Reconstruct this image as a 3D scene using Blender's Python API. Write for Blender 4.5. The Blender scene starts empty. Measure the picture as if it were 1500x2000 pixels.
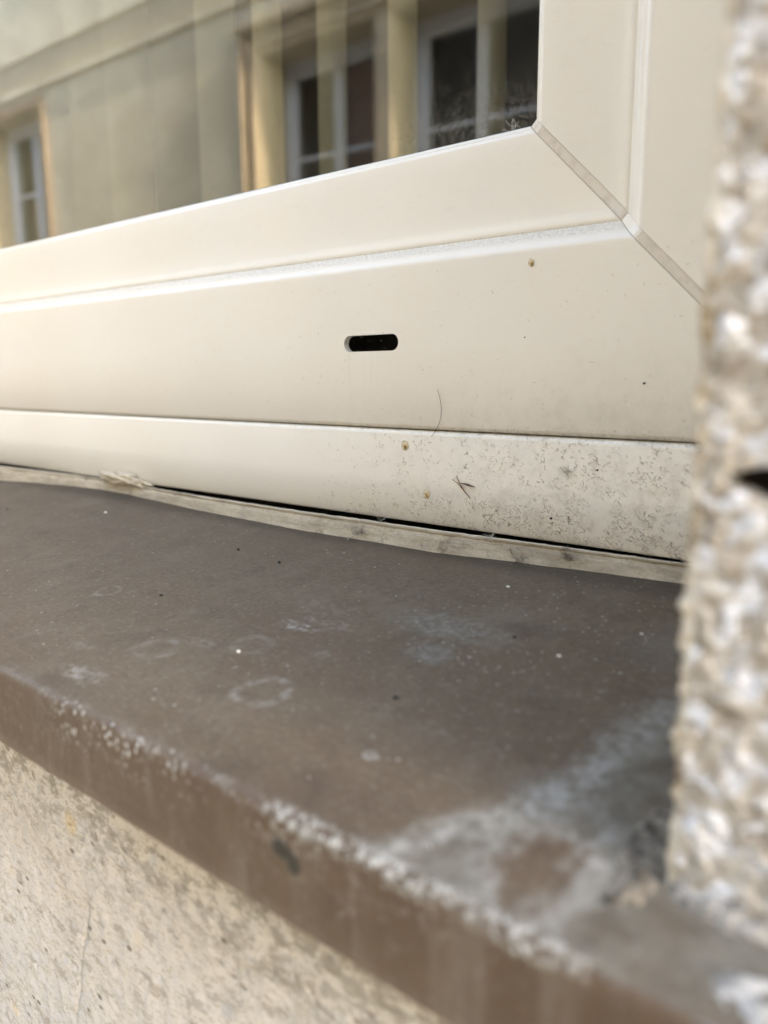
import bpy, bmesh, math, random
from mathutils import Vector, Matrix, noise
random.seed(7)
R = math.radians
C = bpy.context.scene.collection

# ------------------------------------------------------------------ camera, sky, sun, exposure
cam = bpy.data.objects.new('camera', bpy.data.cameras.new('camera')); C.objects.link(cam)
rt = Vector((0.77445, 0.63261, -0.00581)); dn = Vector((0.10589, -0.13867, -0.98466)); fw = Vector((-0.62371, 0.76195, -0.17439))
m = Matrix((rt, -dn, -fw)).transposed().to_4x4(); m.translation = (0, -0.24, 0)
cam.matrix_world = m
cd = cam.data; cd.sensor_fit = 'HORIZONTAL'; cd.sensor_width = 36; cd.lens = 36.05
cd.clip_start = 0.01; cd.clip_end = 500
cd.dof.use_dof = True; cd.dof.focus_distance = 0.285; cd.dof.aperture_fstop = 12.0
sc = bpy.context.scene; sc.camera = cam

SUN_EL, SUN_AZ = 36.0, 1.3          # elevation, and degrees behind our own wall, measured from +X
sd = Vector((math.cos(R(SUN_EL)) * math.cos(R(SUN_AZ)), math.cos(R(SUN_EL)) * math.sin(R(SUN_AZ)), math.sin(R(SUN_EL))))
W = bpy.data.worlds.new('World'); sc.world = W; W.use_nodes = True
wn = W.node_tree; bg = wn.nodes['Background']
sky = wn.nodes.new('ShaderNodeTexSky'); sky.sky_type = 'NISHITA'; sky.sun_disc = False
sky.sun_elevation = R(SUN_EL); sky.sun_rotation = math.atan2(sd.x, sd.y)
sky.dust_density = 1.2; sky.air_density = 1.0; sky.ozone_density = 1.0
wn.links.new(sky.outputs[0], bg.inputs[0]); bg.inputs[1].default_value = 0.15
sl = bpy.data.lights.new('sun', 'SUN'); sl.energy = 2.6; sl.angle = R(0.6); sl.color = (1, .93, .84)
so = bpy.data.objects.new('sun', sl); C.objects.link(so); so.rotation_euler = sd.to_track_quat('Z', 'Y').to_euler()
sc.view_settings.view_transform = 'Standard'; sc.view_settings.look = 'None'; sc.view_settings.gamma = 1
sc.view_settings.use_curve_mapping = False
sc.view_settings.exposure = 3.28
sc.view_settings.use_white_balance = True
sc.view_settings.white_balance_temperature = 8200
sc.view_settings.white_balance_tint = 9
sc.cycles.max_bounces = 10; sc.cycles.transparent_max_bounces = 16; sc.cycles.use_denoising = True
sc.cycles.sample_clamp_indirect = 6

# ------------------------------------------------------------------ node helpers
class NT:
    def __init__(s, name):
        s.m = bpy.data.materials.new(name); s.m.use_nodes = True; s.t = s.m.node_tree
        s.b = s.t.nodes['Principled BSDF']; s.out = s.t.nodes['Material Output']
        s.pos = s.t.nodes.new('ShaderNodeNewGeometry').outputs['Position']
        sp = s.t.nodes.new('ShaderNodeSeparateXYZ'); s.t.links.new(s.pos, sp.inputs[0]); s.x, s.y, s.z = sp.outputs
    def put(s, inp, v):
        if isinstance(v, bpy.types.NodeSocket): s.t.links.new(v, inp)
        elif isinstance(v, (tuple, list)):
            inp.default_value = tuple(v) + (1,) if len(v) == 3 and inp.type == 'RGBA' else v
        else: inp.default_value = v
    def ma(s, op, a, b=None, c=None, clamp=False):
        n = s.t.nodes.new('ShaderNodeMath'); n.operation = op; n.use_clamp = clamp
        for i, v in enumerate((a, b, c)):
            if v is not None: s.put(n.inputs[i], v)
        return n.outputs[0]
    def mul(s, *a):
        r = a[0]
        for q in a[1:]: r = s.ma('MULTIPLY', r, q)
        return r
    def add(s, *a):
        r = a[0]
        for q in a[1:]: r = s.ma('ADD', r, q)
        return r
    def noise(s, scale, detail=3, rough=.5, dist=0, stretch=None, vec=None, off=0):
        n = s.t.nodes.new('ShaderNodeTexNoise'); n.inputs['Scale'].default_value = scale
        n.inputs['Detail'].default_value = detail; n.inputs['Roughness'].default_value = rough; n.inputs['Distortion'].default_value = dist
        s.t.links.new(s.map(stretch, off, vec), n.inputs['Vector']); return n.outputs[0]
    def voro(s, scale, stretch=None, feat='F1', rnd=1, off=0, out=0):
        n = s.t.nodes.new('ShaderNodeTexVoronoi'); n.feature = feat; n.inputs['Scale'].default_value = scale
        n.inputs['Randomness'].default_value = rnd
        s.t.links.new(s.map(stretch, off), n.inputs['Vector']); return n.outputs[out]
    def map(s, stretch, off, vec=None):
        v = vec or s.pos
        if stretch is None and not off: return v
        n = s.t.nodes.new('ShaderNodeMapping'); s.t.links.new(v, n.inputs[0])
        if stretch: n.inputs['Scale'].default_value = stretch
        n.inputs['Location'].default_value = (off, off * 1.7, off * .6); return n.outputs[0]
    def ss(s, v, a, b):          # smooth step a -> b (a may exceed b)
        n = s.t.nodes.new('ShaderNodeMapRange'); n.interpolation_type = 'SMOOTHSTEP'
        s.put(n.inputs[0], v)
        if a < b: n.inputs[1].default_value, n.inputs[2].default_value, n.inputs[3].default_value, n.inputs[4].default_value = a, b, 0, 1
        else: n.inputs[1].default_value, n.inputs[2].default_value, n.inputs[3].default_value, n.inputs[4].default_value = b, a, 1, 0
        return n.outputs[0]
    def mix(s, f, a, b):
        n = s.t.nodes.new('ShaderNodeMix'); n.data_type = 'RGBA'
        s.put(n.inputs[0], f); s.put(n.inputs[6], a); s.put(n.inputs[7], b); return n.outputs[2]
    def ring(s, cx, cy, r, w, wob, rx=1.0):
        dx = s.add(s.ma('SUBTRACT', s.x, cx), s.mul(s.ma('SUBTRACT', wob, .5), .005))
        dy = s.add(s.ma('SUBTRACT', s.y, cy), s.mul(s.ma('SUBTRACT', s.noise(130, 3, .6, off=4), .5), .007))
        d = s.ma('SQRT', s.add(s.mul(dx, dx), s.mul(dy, dy)))
        return s.ss(s.ma('ABSOLUTE', s.ma('SUBTRACT', d, r)), w, 0)
    def blob(s, cx, cy, rx, ry, soft=.5, yy=None, wob=None, amp=0):
        dx = s.ma('DIVIDE', s.ma('SUBTRACT', s.x, cx), rx); dy = s.ma('DIVIDE', s.ma('SUBTRACT', yy or s.y, cy), ry)
        d = s.ma('SQRT', s.add(s.mul(dx, dx), s.mul(dy, dy)))
        if wob is not None: d = s.add(d, s.mul(s.ma('SUBTRACT', wob, .5), amp))
        return s.ss(d, 1 + soft * .5, 1 - soft * .5)
    def fin(s, col, rough=.6, bump=None, bs=.3, bd=.0005, spec=.5, **k):
        s.put(s.b.inputs['Base Color'], col); s.put(s.b.inputs['Roughness'], rough)
        s.b.inputs['Specular IOR Level'].default_value = spec
        for kk, v in k.items(): s.put(s.b.inputs[kk.replace('_', ' ')], v)
        if bump is not None:
            n = s.t.nodes.new('ShaderNodeBump'); n.inputs['Strength'].default_value = bs; n.inputs['Distance'].default_value = bd
            s.put(n.inputs['Height'], bump); s.t.links.new(n.outputs[0], s.b.inputs['Normal'])
        return s.m
def plain(name, col, rough=.6, var=.15, scale=60, spec=.5, bs=.2, bd=.0004):
    n = NT(name); f = n.noise(scale, 5, .6)
    dark = tuple(c * (1 - var) for c in col); lite = tuple(min(1, c * (1 + var)) for c in col)
    return n.fin(n.mix(n.ss(f, .3, .7), dark, lite), rough, n.noise(scale * 8, 3), bs, bd, spec)

# ------------------------------------------------------------------ materials
def m_pvc(name, dusty=0, tone=(.835, .80, .73), dirt=0.0):
    n = NT(name)
    big = n.noise(9, 3, .5); fine = n.noise(420, 4, .7, stretch=(.35, 1, 1))
    col = n.mix(n.ss(big, .3, .7), tuple(c * f for c, f in zip(tone, (.97, .958, .94))), tone)
    col = n.mix(n.mul(n.ss(fine, .52, .75), .08), col, (.55, .47, .37))
    # soot and grime that has washed down into the low right hand corner
    grime = n.mul(n.ss(n.z, .02, -.055), n.ss(n.x, -.26, -.09))
    cl = n.ss(n.noise(130, 6, .75), .42, .72)
    col = n.mix(n.mul(grime, cl, .55), col, (.42, .375, .30))
    spk = n.mul(n.ss(n.voro(900), .16, .05), n.ss(n.noise(160, 3), .55, .7))
    col = n.mix(n.mul(spk, .5), col, (.2, .16, .12))
    drip = n.mul(n.ss(n.z, -.0195, .004), n.ss(n.z, .0105, .0085), n.ss(n.noise(260, 4, .7, stretch=(1, 1, .06), off=3), .47, .66), n.ss(n.ma('ABSOLUTE', n.add(n.x, .2028)), .0165, .0120))
    col = n.mix(n.mul(drip, .08), col, (.42, .36, .28))
    lips = n.mul(n.ss(n.ma('ABSOLUTE', n.add(n.z, .0207)), .0022, .0), n.ss(n.noise(300, 5, .8), .42, .64), n.ss(n.x, -.42, -.14))
    col = n.mix(n.mul(lips, .5), col, (.33, .28, .22))
    if dusty:
        sp = n.ss(n.noise(900, 6, .8), .42, .62)
        col = n.mix(n.mul(sp, dusty), col, (.30, .255, .20))
        col = n.mix(.25 * dusty, col, (.5, .46, .4))
    if dirt:
        col = n.mix(n.mul(n.ss(n.noise(220, 5, .7), .4, .7), dirt), col, (.38, .30, .23))
    rough = n.add(.21 + .35 * dusty + .25 * bool(dirt), n.mul(fine, .05))
    return n.fin(col, rough, n.add(n.noise(60, 2), n.mul(n.noise(1500, 3), .10)), .16, .0005, .5, Coat_Weight=.2 * (not dusty) + .15, Coat_Roughness=.13)
M = {}
M['pvc'] = m_pvc('cream_pvc'); M['pvc_dusty'] = m_pvc('dusty_cream_pvc', dusty=.42)
M['weld'] = m_pvc('weld_groove_pvc', tone=(.73, .675, .60), dirt=.32)
n = NT('seal_rubber'); M['seal'] = n.fin((.035, .035, .035), .5)
M['dark'] = plain('dark_cavity', (.012, .011, .010), .9)
M['cavity'] = plain('chamber_pvc', (.10, .085, .07), .8)

def m_glass(name, boost=1.0, tint=(.975, .975, .955), dust=0.0):
    n = NT(name); t = n.t; t.nodes.remove(n.b)
    g = t.nodes.new('ShaderNodeNewGeometry')
    vm = t.nodes.new('ShaderNodeVectorMath'); vm.operation = 'DOT_PRODUCT'
    t.links.new(g.outputs['Incoming'], vm.inputs[0]); t.links.new(g.outputs['Normal'], vm.inputs[1])
    c = n.ma('ABSOLUTE', vm.outputs['Value'])
    f = n.ma('POWER', n.ma('SUBTRACT', 1, c), 4.2)
    F = n.ma('MULTIPLY', n.add(.043, n.mul(f, .957)), boost, clamp=True)
    tr = t.nodes.new('ShaderNodeBsdfTransparent'); tr.inputs[0].default_value = (*tint, 1)
    gl = t.nodes.new('ShaderNodeBsdfGlossy'); gl.inputs['Roughness'].default_value = 0.0
    mx = t.nodes.new('ShaderNodeMixShader'); t.links.new(F, mx.inputs[0]); t.links.new(tr.outputs[0], mx.inputs[1]); t.links.new(gl.outputs[0], mx.inputs[2])
    last = mx.outputs[0]
    if dust:
        df = t.nodes.new('ShaderNodeBsdfDiffuse'); df.inputs[0].default_value = (.55, .53, .48, 1)
        sp = n.mul(n.ss(n.voro(520), .09, .03), n.ss(n.noise(45, 3), .5, .7))
        low = n.mul(n.ss(n.z, .115, .085), n.ss(n.noise(500, 5, .8), .45, .7), n.ss(n.x, -.24, -.15))
        film = n.add(n.mul(sp, .55), n.mul(low, .22), n.mul(n.ss(n.noise(14, 4), .35, .7), .012))
        m2 = t.nodes.new('ShaderNodeMixShader'); t.links.new(n.ma('MINIMUM', film, .8), m2.inputs[0])
        t.links.new(last, m2.inputs[1]); t.links.new(df.outputs[0], m2.inputs[2]); last = m2.outputs[0]
    t.links.new(last, n.out.inputs[0]); return n.m
M['glass'] = m_glass('window_glass', 1.45, dust=1.0)
M['glass_far'] = m_glass('far_window_glass', 1.0)

def m_sill():
    n = NT('weathered_brown_sill')
    wob = n.noise(190, 4, .6)
    grain = n.noise(700, 4, .7); big = n.noise(22, 4, .55, stretch=(1, 1.6, 1)); mid = n.noise(90, 4, .6)
    paint = n.mix(n.ss(mid, .3, .7), (.078, .051, .034), (.097, .066, .045))
    top = n.mul(n.ss(n.y, -.1532, -.1508), 1)                       # upward facing sheet carries the grey dust
    dustf = n.mul(n.ss(n.add(n.mul(big, .6), n.mul(grain, .4)), .28, .66), top)
    clean = n.ss(n.x, -.13, -.05)
    dustf = n.mul(dustf, n.ma('SUBTRACT', 1, n.mul(clean, .55)))
    col = n.mix(n.mul(dustf, .78), paint, (.120, .097, .070))
    col = n.mix(n.mul(n.ss(n.noise(900, 4, .8, stretch=(.5, 1, 1)), .52, .68), top, .8), col, (.165, .145, .118))
    col = n.mix(n.mul(n.ss(n.noise(600, 5, .85, off=3), .52, .66), .7), col, (.05, .042, .036))
    col = n.mix(n.mul(n.ss(n.noise(38, 6, .75, stretch=(1, .55, 1), off=31), .48, .70), top, .5), col, (.155, .132, .104))
    col = n.mix(n.mul(n.ss(n.noise(55, 6, .8, off=37), .52, .68), top, .5), col, (.052, .040, .031))
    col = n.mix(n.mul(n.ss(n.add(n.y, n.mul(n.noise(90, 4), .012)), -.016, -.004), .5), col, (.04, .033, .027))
    white = (.34, .34, .33)
    msk = None
    for cx, cy, r, w, a in ((-.2374, -.1014, .0042, .0014, .24), (-.1792, -.1218, .0058, .0026, .19), (-.1572, -.1057, .0054, .0024, .15),
                            (-.1338, -.1229, .0060, .0026, .27), (-.0936, -.1301, .0011, .0009, .6), (-.205, -.118, .005, .001, .10)):
        q = n.mul(n.ring(cx, cy, r, w, wob), a, n.add(.15, n.mul(n.ss(n.noise(200, 4, .65), .40, .62), 1.1)))
        msk = q if msk is None else n.ma('MAXIMUM', msk, q)
    brk = n.ss(n.noise(420, 5, .7), .44, .62)
    for cx, cy, rx, ry, a in ((-.1824, -.1417, .0075, .0030, .55), (-.1557, -.0893, .0060, .0026, .75), (-.1578, -.075, .011, .006, .14),
                              (-.171, -.113, .006, .003, .22), (-.148, -.083, .010, .003, .28), (-.118, -.0675, .017, .0075, .26),
                              (-.1125, -.083, .006, .006, .22), (-.135, -.100, .004, .002, .25), (-.2, -.132, .006, .002, .2), (-.09, -.115, .005, .003, .12)):
        msk = n.ma('MAXIMUM', msk, n.mul(n.blob(cx, cy, rx, ry, 1.1, wob=wob, amp=1.8), brk, a))
    gp = n.ma('MAXIMUM', n.blob(-.1185, -.0680, .0150, .0060, 1.1, wob=wob, amp=1.9), n.ma('MAXIMUM', n.blob(-.1120, -.0840, .0055, .0060, 1.1, wob=wob, amp=1.9), n.mul(n.blob(-.058, -.050, .013, .012, 1.2, wob=wob, amp=1.6), .7)))
    col = n.mix(n.mul(gp, .55, n.add(.5, n.mul(n.noise(500, 4, .8), .6))), col, (.118, .114, .106))
    msk = n.ma('MAXIMUM', msk, n.mul(n.ss(n.voro(330, off=8), .17, .07), n.ss(n.noise(70, 3, off=15), .46, .56), n.ss(n.x, -.17, -.10), n.ss(n.y, -.115, -.095), .7))
    fle = n.mul(n.ss(n.voro(210), .13, .06), n.ss(n.noise(55, 2, off=5), .50, .60), top)
    msk = n.ma('MAXIMUM', msk, n.mul(fle, .7))
    col = n.mix(msk, col, white)
    # cement film and efflorescence at the wall end
    edge = n.add(n.x, n.mul(n.add(n.y, .066), -.14), n.mul(n.ss(n.y, -.128, -.152), .0105), n.mul(n.ma('SUBTRACT', n.noise(75, 6, .75), .5), .020))   # > -.054 inside
    ins = n.ss(edge, -.0575, -.0495)
    brd = n.mul(ins, n.ss(edge, -.0415, -.0515))
    far = n.ss(n.y, -.045, -.115)
    film = n.mix(n.ss(n.noise(150, 5, .65, off=2), .35, .65), (.088, .081, .068), (.165, .160, .140))
    col = n.mix(n.mul(n.ss(n.x, -.046, -.038), n.ss(n.noise(260, 5, .75, off=17), .42, .6), top, .8), col, (.13, .108, .085))
    bare = n.blob(-.0508, -.1402, .0064, .0118, 1.1, wob=n.noise(170, 5, .72, off=9), amp=2.0)
    fm = n.mul(ins, far, n.ma('SUBTRACT', 1, bare), top, n.add(.35, n.mul(n.ss(n.noise(75, 5, .7, off=13), .34, .6), .65)))
    col = n.mix(n.mul(fm, .8), col, film)
    wh = n.mul(brd, far, n.ma('SUBTRACT', 1, bare), n.ss(n.noise(330, 5, .72, off=4), .36, .64), top)
    halo = n.mul(n.blob(-.0505, -.1402, .0088, .0142, .9, wob=wob, amp=1.2), n.ma('SUBTRACT', 1, bare), n.ss(n.noise(230, 5, .75, off=7), .36, .58), top, 1.15)
    col = n.mix(n.mul(n.ma('MAXIMUM', wh, halo), .8), col, (.31, .31, .295))
    # salt bloom along the folded edge
    sp = n.ss(n.voro(620, stretch=(1, 1, .8)), .46, .20)
    cl = n.ss(n.noise(120, 4, .7, off=11), .40, .60)
    hgt = n.add(n.z, .0776)                                          # 0 at the fold, negative down the front
    up = n.mul(n.ss(n.add(hgt, n.mul(n.ma('SUBTRACT', n.noise(170, 4), .5), .008)), -.0042, -.0014), n.ss(n.y, -.1500, -.1528))
    band = n.mul(up, n.ss(n.x, -.104, -.096), n.ss(n.x, -.030, -.045))
    band2 = n.mul(n.ss(hgt, -.0035, -.0008), n.ss(n.y, -.1505, -.1525), n.ss(n.x, -.20, -.15), n.ss(n.x, -.085, -.110), n.ss(n.noise(70, 3, off=21), .42, .58), .8)
    drip = n.mul(n.ss(hgt, -.0135, -.003), n.ss(hgt, .002, -.001), n.ss(n.x, -.186, -.165), n.ss(n.x, -.112, -.140), cl, n.ss(n.y, -.150, -.153))
    drip2 = n.mul(n.ss(hgt, -.0110, -.002), n.ss(n.x, -.115, -.095), n.ss(n.x, -.040, -.06), cl, n.ss(n.y, -.150, -.153), .5)
    solid = n.mul(n.ma('MAXIMUM', band, n.mul(band2, .35)), n.ss(n.noise(380, 5, .85), .46, .60))
    m2 = n.ma('MAXIMUM', solid, n.mul(sp, n.ma('MAXIMUM', n.ma('MAXIMUM', band, band2), n.ma('MAXIMUM', drip, drip2))))
    col = n.mix(n.mul(m2, .8), col, (.50, .515, .50))
    stk = n.mul(n.ss(n.noise(120, 5, .7, stretch=(1, .2, .12), off=23), .50, .68), n.ss(n.y, -.1508, -.153))
    col = n.mix(n.mul(stk, .35), col, (.17, .15, .13))
    col = n.mix(n.mul(n.ss(n.noise(420, 5, .8, off=27), .56, .66), n.ss(n.y, -.1508, -.153), .5), col, (.20, .185, .165))
    # dark scab on the front fold
    scab = n.mul(n.ma('MAXIMUM', n.blob(-.0952, -.0850, .0026, .0019, .4, yy=n.z, wob=wob, amp=.9), n.blob(-.0925, -.0868, .0018, .0022, .4, yy=n.z, wob=wob, amp=.9)), n.ss(n.y, -.151, -.153))
    col = n.mix(n.mul(scab, .92), col, (.022, .024, .020))
    rough = n.add(.42, n.mul(dustf, .22), n.mul(m2, .3), n.mul(grain, .08))
    return n.fin(col, n.ma('MINIMUM', rough, .9), n.add(n.mul(grain, .6), n.mul(mid, .5), n.mul(m2, 1.2), n.mul(fm, .6), n.mul(scab, 2)), .5, .0005, .28)
M['sill'] = m_sill()

def m_strip():
    n = NT('dirty_beige_foam')
    a = n.noise(160, 5, .65, stretch=(.35, 1, 1)); b = n.noise(900, 4, .7)
    col = n.mix(n.ss(a, .3, .7), (.36, .31, .24), (.545, .485, .385))
    col = n.mix(n.mul(n.ss(b, .5, .72), .5), col, (.20, .165, .12))
    col = n.mix(n.mul(n.ss(n.noise(60, 5, .75, off=3), .53, .68), .65), col, (.13, .105, .075))
    col = n.mix(n.mul(n.ss(n.noise(300, 5, .75, stretch=(.12, 1, 1.6), off=6), .50, .66), .5), col, (.22, .185, .14))
    col = n.mix(n.mul(n.ss(n.z, -.0585, -.0575), .6), col, (.60, .55, .46))
    return n.fin(col, .85, n.add(a, n.mul(b, .5)), .6, .0007, .2)
M['strip'] = m_strip()
M['lump'] = plain('old_sealant', (.56, .49, .385), .75, .14, 200, bs=.4, bd=.0008)

def m_render():
    n = NT('pale_mineral_render')
    st = (.55, 1, 1); g = n.noise(190, 6, .72, stretch=st); h = n.noise(650, 5, .8, stretch=st); big = n.noise(14, 3, .5)
    col = n.mix(n.ss(big, .35, .65), (.48, .44, .39), (.53, .505, .475))
    col = n.mix(n.ss(n.add(n.z, n.mul(big, .05)), -.125, -.20), col, (.48, .475, .47))
    col = n.mix(n.mul(n.ss(h, .50, .60), .65), col, (.33, .29, .24))
    col = n.mix(n.mul(n.ss(g, .54, .61), .75), col, (.30, .27, .235))
    col = n.mix(n.mul(n.ss(n.noise(240, 4, .6, off=8, stretch=st), .57, .64), .55), col, (.42, .42, .43))
    # grey algae spots just below the drip edge
    al = n.mul(n.ss(n.z, -.165, -.118), n.ss(n.noise(260, 5, .75, off=5, stretch=st), .46, .56))
    col = n.mix(n.mul(al, .72), col, (.19, .175, .145))
    yl = n.ss(n.voro(26, off=1), .14, .05)
    col = n.mix(n.mul(yl, .4), col, (.60, .42, .17))
    pit = n.ss(n.voro(190, off=2, stretch=st), .20, .07)
    pit = n.mul(pit, n.ss(n.noise(60, 3, off=4), .44, .54))
    col = n.mix(n.mul(pit, .8), col, (.12, .10, .08))
    return n.fin(col, .92, n.add(n.mul(g, .4), n.mul(h, .8), n.mul(pit, -1.2)), .5, .0005, .2)
M['render'] = m_render()
def m_rough():
    n = NT('coarse_roughcast')
    g = n.noise(190, 5, .68, .2); h = n.noise(520, 4, .65)
    col = n.mix(n.ss(g, .40, .58), (.34, .305, .265), (.49, .46, .42))
    cell = n.voro(300, out=1); cl2 = n.add(n.mul(n.noise(165, 4, .6, off=6), .62), n.mul(cell, .38))
    col = n.mix(n.mul(n.ss(n.voro(300, off=5, out=1), .62, .85), .35), col, (.17, .14, .11))
    col = n.mix(n.mul(n.ss(cl2, .50, .58), .9), col, (.66, .68, .73))
    _unused = n.mix(n.mul(n.ss(n.noise(165, 5, .62, .3, off=6, stretch=(.9, 1, 1.15)), .485, .575), .9), col, (.66, .68, .73))
    col = n.mix(n.mul(n.ss(h, .55, .7), .6), col, (.13, .10, .075))
    ed = n.mul(n.ss(n.add(n.x, n.mul(n.ma('SUBTRACT', n.noise(160, 3), .5), .003)), -.0311, -.0329), 1)
    col = n.mix(n.mul(ed, .9), col, n.mix(n.ss(n.noise(140, 3, off=3), .42, .58), (.42, .33, .22), (.76, .70, .60)))
    col = n.mix(n.mul(n.ss(n.y, -.1305, -.1285), n.ss(n.x, -.0312, -.0300)), col, (.025, .02, .016))  # shade deep in the crack, painted near-black into the colour by depth
    return n.fin(col, .95, n.add(g, n.mul(h, .8), n.mul(cell, .5)), .9, .0015, .12)
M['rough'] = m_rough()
def m_far_rough():
    n = NT('far_roughcast'); g = n.noise(60, 5, .7)
    return n.fin(n.mix(n.ss(g, .35, .65), (.42, .37, .31), (.60, .57, .52)), .9, g, .8, .006, .2)
M['rough_far'] = m_far_rough()
M['mortar'] = plain('grey_mortar', (.21, .185, .155), .95, .75, 330, .2, .8, .0015)
M['mortar_pale'] = plain('pale_crumbly_mortar', (.33, .31, .28), .95, .6, 240, .2, .8, .0015)
M['mortar_white'] = plain('limewashed_mortar', (.33, .33, .325), .9, .5, 190, .2, .8, .0015)
M['blind'] = plain('pale_green_blind_cloth', (.84, .78, .58), .8, .05, 300, .2)
_t = M['blind'].node_tree; _oi = _t.nodes.new('ShaderNodeObjectInfo'); _hs = _t.nodes.new('ShaderNodeHueSaturation')
_mr = _t.nodes.new('ShaderNodeMapRange'); _mr.inputs[3].default_value = .62; _mr.inputs[4].default_value = 1.12; _t.links.new(_oi.outputs['Random'], _mr.inputs[0]); _t.links.new(_mr.outputs[0], _hs.inputs['Value'])
_l = _t.nodes['Principled BSDF'].inputs['Base Color'].links[0].from_socket; _t.links.new(_l, _hs.inputs['Color']); _t.links.new(_hs.outputs[0], _t.nodes['Principled BSDF'].inputs['Base Color'])
M['room'] = plain('room_plaster', (.16, .145, .13), .9, .1, 4)
M['floorboards'] = plain('room_floor', (.09, .06, .04), .5, .2, 5)
M['facade'] = None
def m_facade():
    n = NT('aged_cream_facade')
    a = n.noise(1.3, 5, .6); b = n.noise(3, 5, .65, off=4)
    col = n.mix(n.ss(a, .32, .68), (.52, .475, .39), (.69, .64, .53))
    col = n.mix(n.mul(n.ss(b, .42, .62), .5), col, (.45, .39, .32))
    return n.fin(col, .9, n.noise(90, 4), .5, .004, .2)
M['facade'] = m_facade()
M['band'] = plain('brownish_frieze_paint', (.47, .40, .31), .9, .08, 3)
M['trim'] = plain('cream_stone_trim', (.60, .50, .37), .8, .08, 8)
M['slimtrim'] = plain('brown_window_trim', (.36, .26, .18), .8, .1, 8)
M['jamb'] = plain('yellow_cream_jamb_plaster', (.50, .44, .31), .85, .05, 8)
M['whitewood'] = plain('white_painted_wood', (.66, .71, .80), .4, .04, 20)
M['brownblind'] = plain('brown_slats', (.26, .14, .11), .6, .15, 30)
M['rooftile'] = plain('roof_tile', (.22, .09, .06), .8, .3, 12)
M['asphalt'] = plain('asphalt', (.055, .055, .056), .9, .25, 30, bs=.6, bd=.004)
M['hair'] = plain('dark_hair', (.06, .04, .03), .5, .1)
M['needle'] = plain('dry_brown_needle', (.17, .075, .035), .6, .3, 900)
_n = NT('dust_fibre'); M['fibre'] = _n.fin(_n.mix(_n.ss(_n.noise(260, 3), .38, .62), (.14, .11, .085), (.50, .44, .36)), .9)
M['fibre_light'] = plain('pale_fluff', (.55, .53, .48), .9, .2, 900)
M['black_grit'] = plain('black_grit', (.02, .018, .016), .7, .3, 900)
M['white_grit'] = plain('pale_grit', (.62, .60, .55), .8, .2, 900)
n = NT('amber_resin'); M['resin'] = n.fin(n.mix(n.ss(n.noise(900, 3), .42, .6), (.62, .42, .16), (.42, .20, .05)), .25, Alpha=.75)
n = NT('clear_resin'); M['resin_pale'] = n.fin((.80, .66, .38), .2, Alpha=.38)

# ------------------------------------------------------------------ object helpers
def tag(o, label=None, cat=None, group=None, kind=None):
    if label: o['label'] = label
    if cat: o['category'] = cat
    if group: o['group'] = group
    if kind: o['kind'] = kind
    return o
def thing(name, label, cat, loc=(0, 0, 0), rz=0, group=None):
    o = bpy.data.objects.new(name, None); C.objects.link(o); o.location = loc; o.rotation_euler = (0, 0, rz)
    o.empty_display_size = .02
    return tag(o, label, cat, group)
def mesh(name, verts, faces, mat, parent=None, smooth=False, world=True, mats=None, fm=None, loc=None):
    """verts in world coordinates (world=True) or in the parent's own frame"""
    off = Vector((0, 0, 0))
    if parent is not None and world: off = Vector(parent.location)
    if parent is None and loc is not None: off = Vector(loc)
    me = bpy.data.meshes.new(name); me.from_pydata([tuple(Vector(v) - off) for v in verts], [], faces)
    for mm in (mats or [mat]): me.materials.append(mm)
    if fm:
        for p, i in zip(me.polygons, fm): p.material_index = i
    bm = bmesh.new(); bm.from_mesh(me); bmesh.ops.recalc_face_normals(bm, faces=bm.faces); bm.to_mesh(me); bm.free()
    if smooth:
        for p in me.polygons: p.use_smooth = True
    o = bpy.data.objects.new(name, me); C.objects.link(o)
    if parent is not None: o.parent = parent
    if parent is None: o.location = off
    return o
def box(x0, x1, y0, y1, z0, z1):
    v = [(x, y, z) for z in (z0, z1) for y in (y0, y1) for x in (x0, x1)]
    return v, [(0, 2, 3, 1), (4, 5, 7, 6), (0, 1, 5, 4), (2, 6, 7, 3), (0, 4, 6, 2), (1, 3, 7, 5)]
def boxes(lst):
    V, F = [], []
    for b in lst:
        v, f = box(*b); k = len(V); V += v; F += [tuple(i + k for i in q) for q in f]
    return V, F
def bevel(o, w, seg=2):
    bm = bmesh.new(); bm.from_mesh(o.data)
    bmesh.ops.bevel(bm, geom=bm.edges[:], offset=w, segments=seg, affect='EDGES', profile=.5); bm.to_mesh(o.data); bm.free(); return o
def tube(pts, rad, sides=5):
    V, F = [], []; n = len(pts)
    for i, p in enumerate(pts):
        p = Vector(p); a = Vector(pts[max(0, i - 1)]); b = Vector(pts[min(n - 1, i + 1)]); t = (b - a).normalized()
        u = t.cross(Vector((0, 1, 0.13))).normalized(); w = t.cross(u)
        r = rad[i] if isinstance(rad, (list, tuple)) else rad
        for k in range(sides):
            an = k / sides * 2 * math.pi; V.append(p + u * r * math.cos(an) + w * r * math.sin(an))
    for i in range(n - 1):
        for k in range(sides): F.append((i * sides + k, i * sides + (k + 1) % sides, (i + 1) * sides + (k + 1) % sides, (i + 1) * sides + k))
    F.append(tuple(range(sides))); F.append(tuple(range((n - 1) * sides, n * sides))[::-1]); return V, F
def grid(us, vs, fn):
    V = [fn(u, v) for v in vs for u in us]; k = len(us)
    F = [(j * k + i, j * k + i + 1, (j + 1) * k + i + 1, (j + 1) * k + i) for j in range(len(vs) - 1) for i in range(k - 1)]
    return V, F
def lin(a, b, step):
    n = max(1, int(round(abs(b - a) / step))); return [a + (b - a) * i / n for i in range(n + 1)]
def fbm(p, s, o=4): return noise.fractal(Vector(p) * s, .6, 2.1, o)

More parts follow.
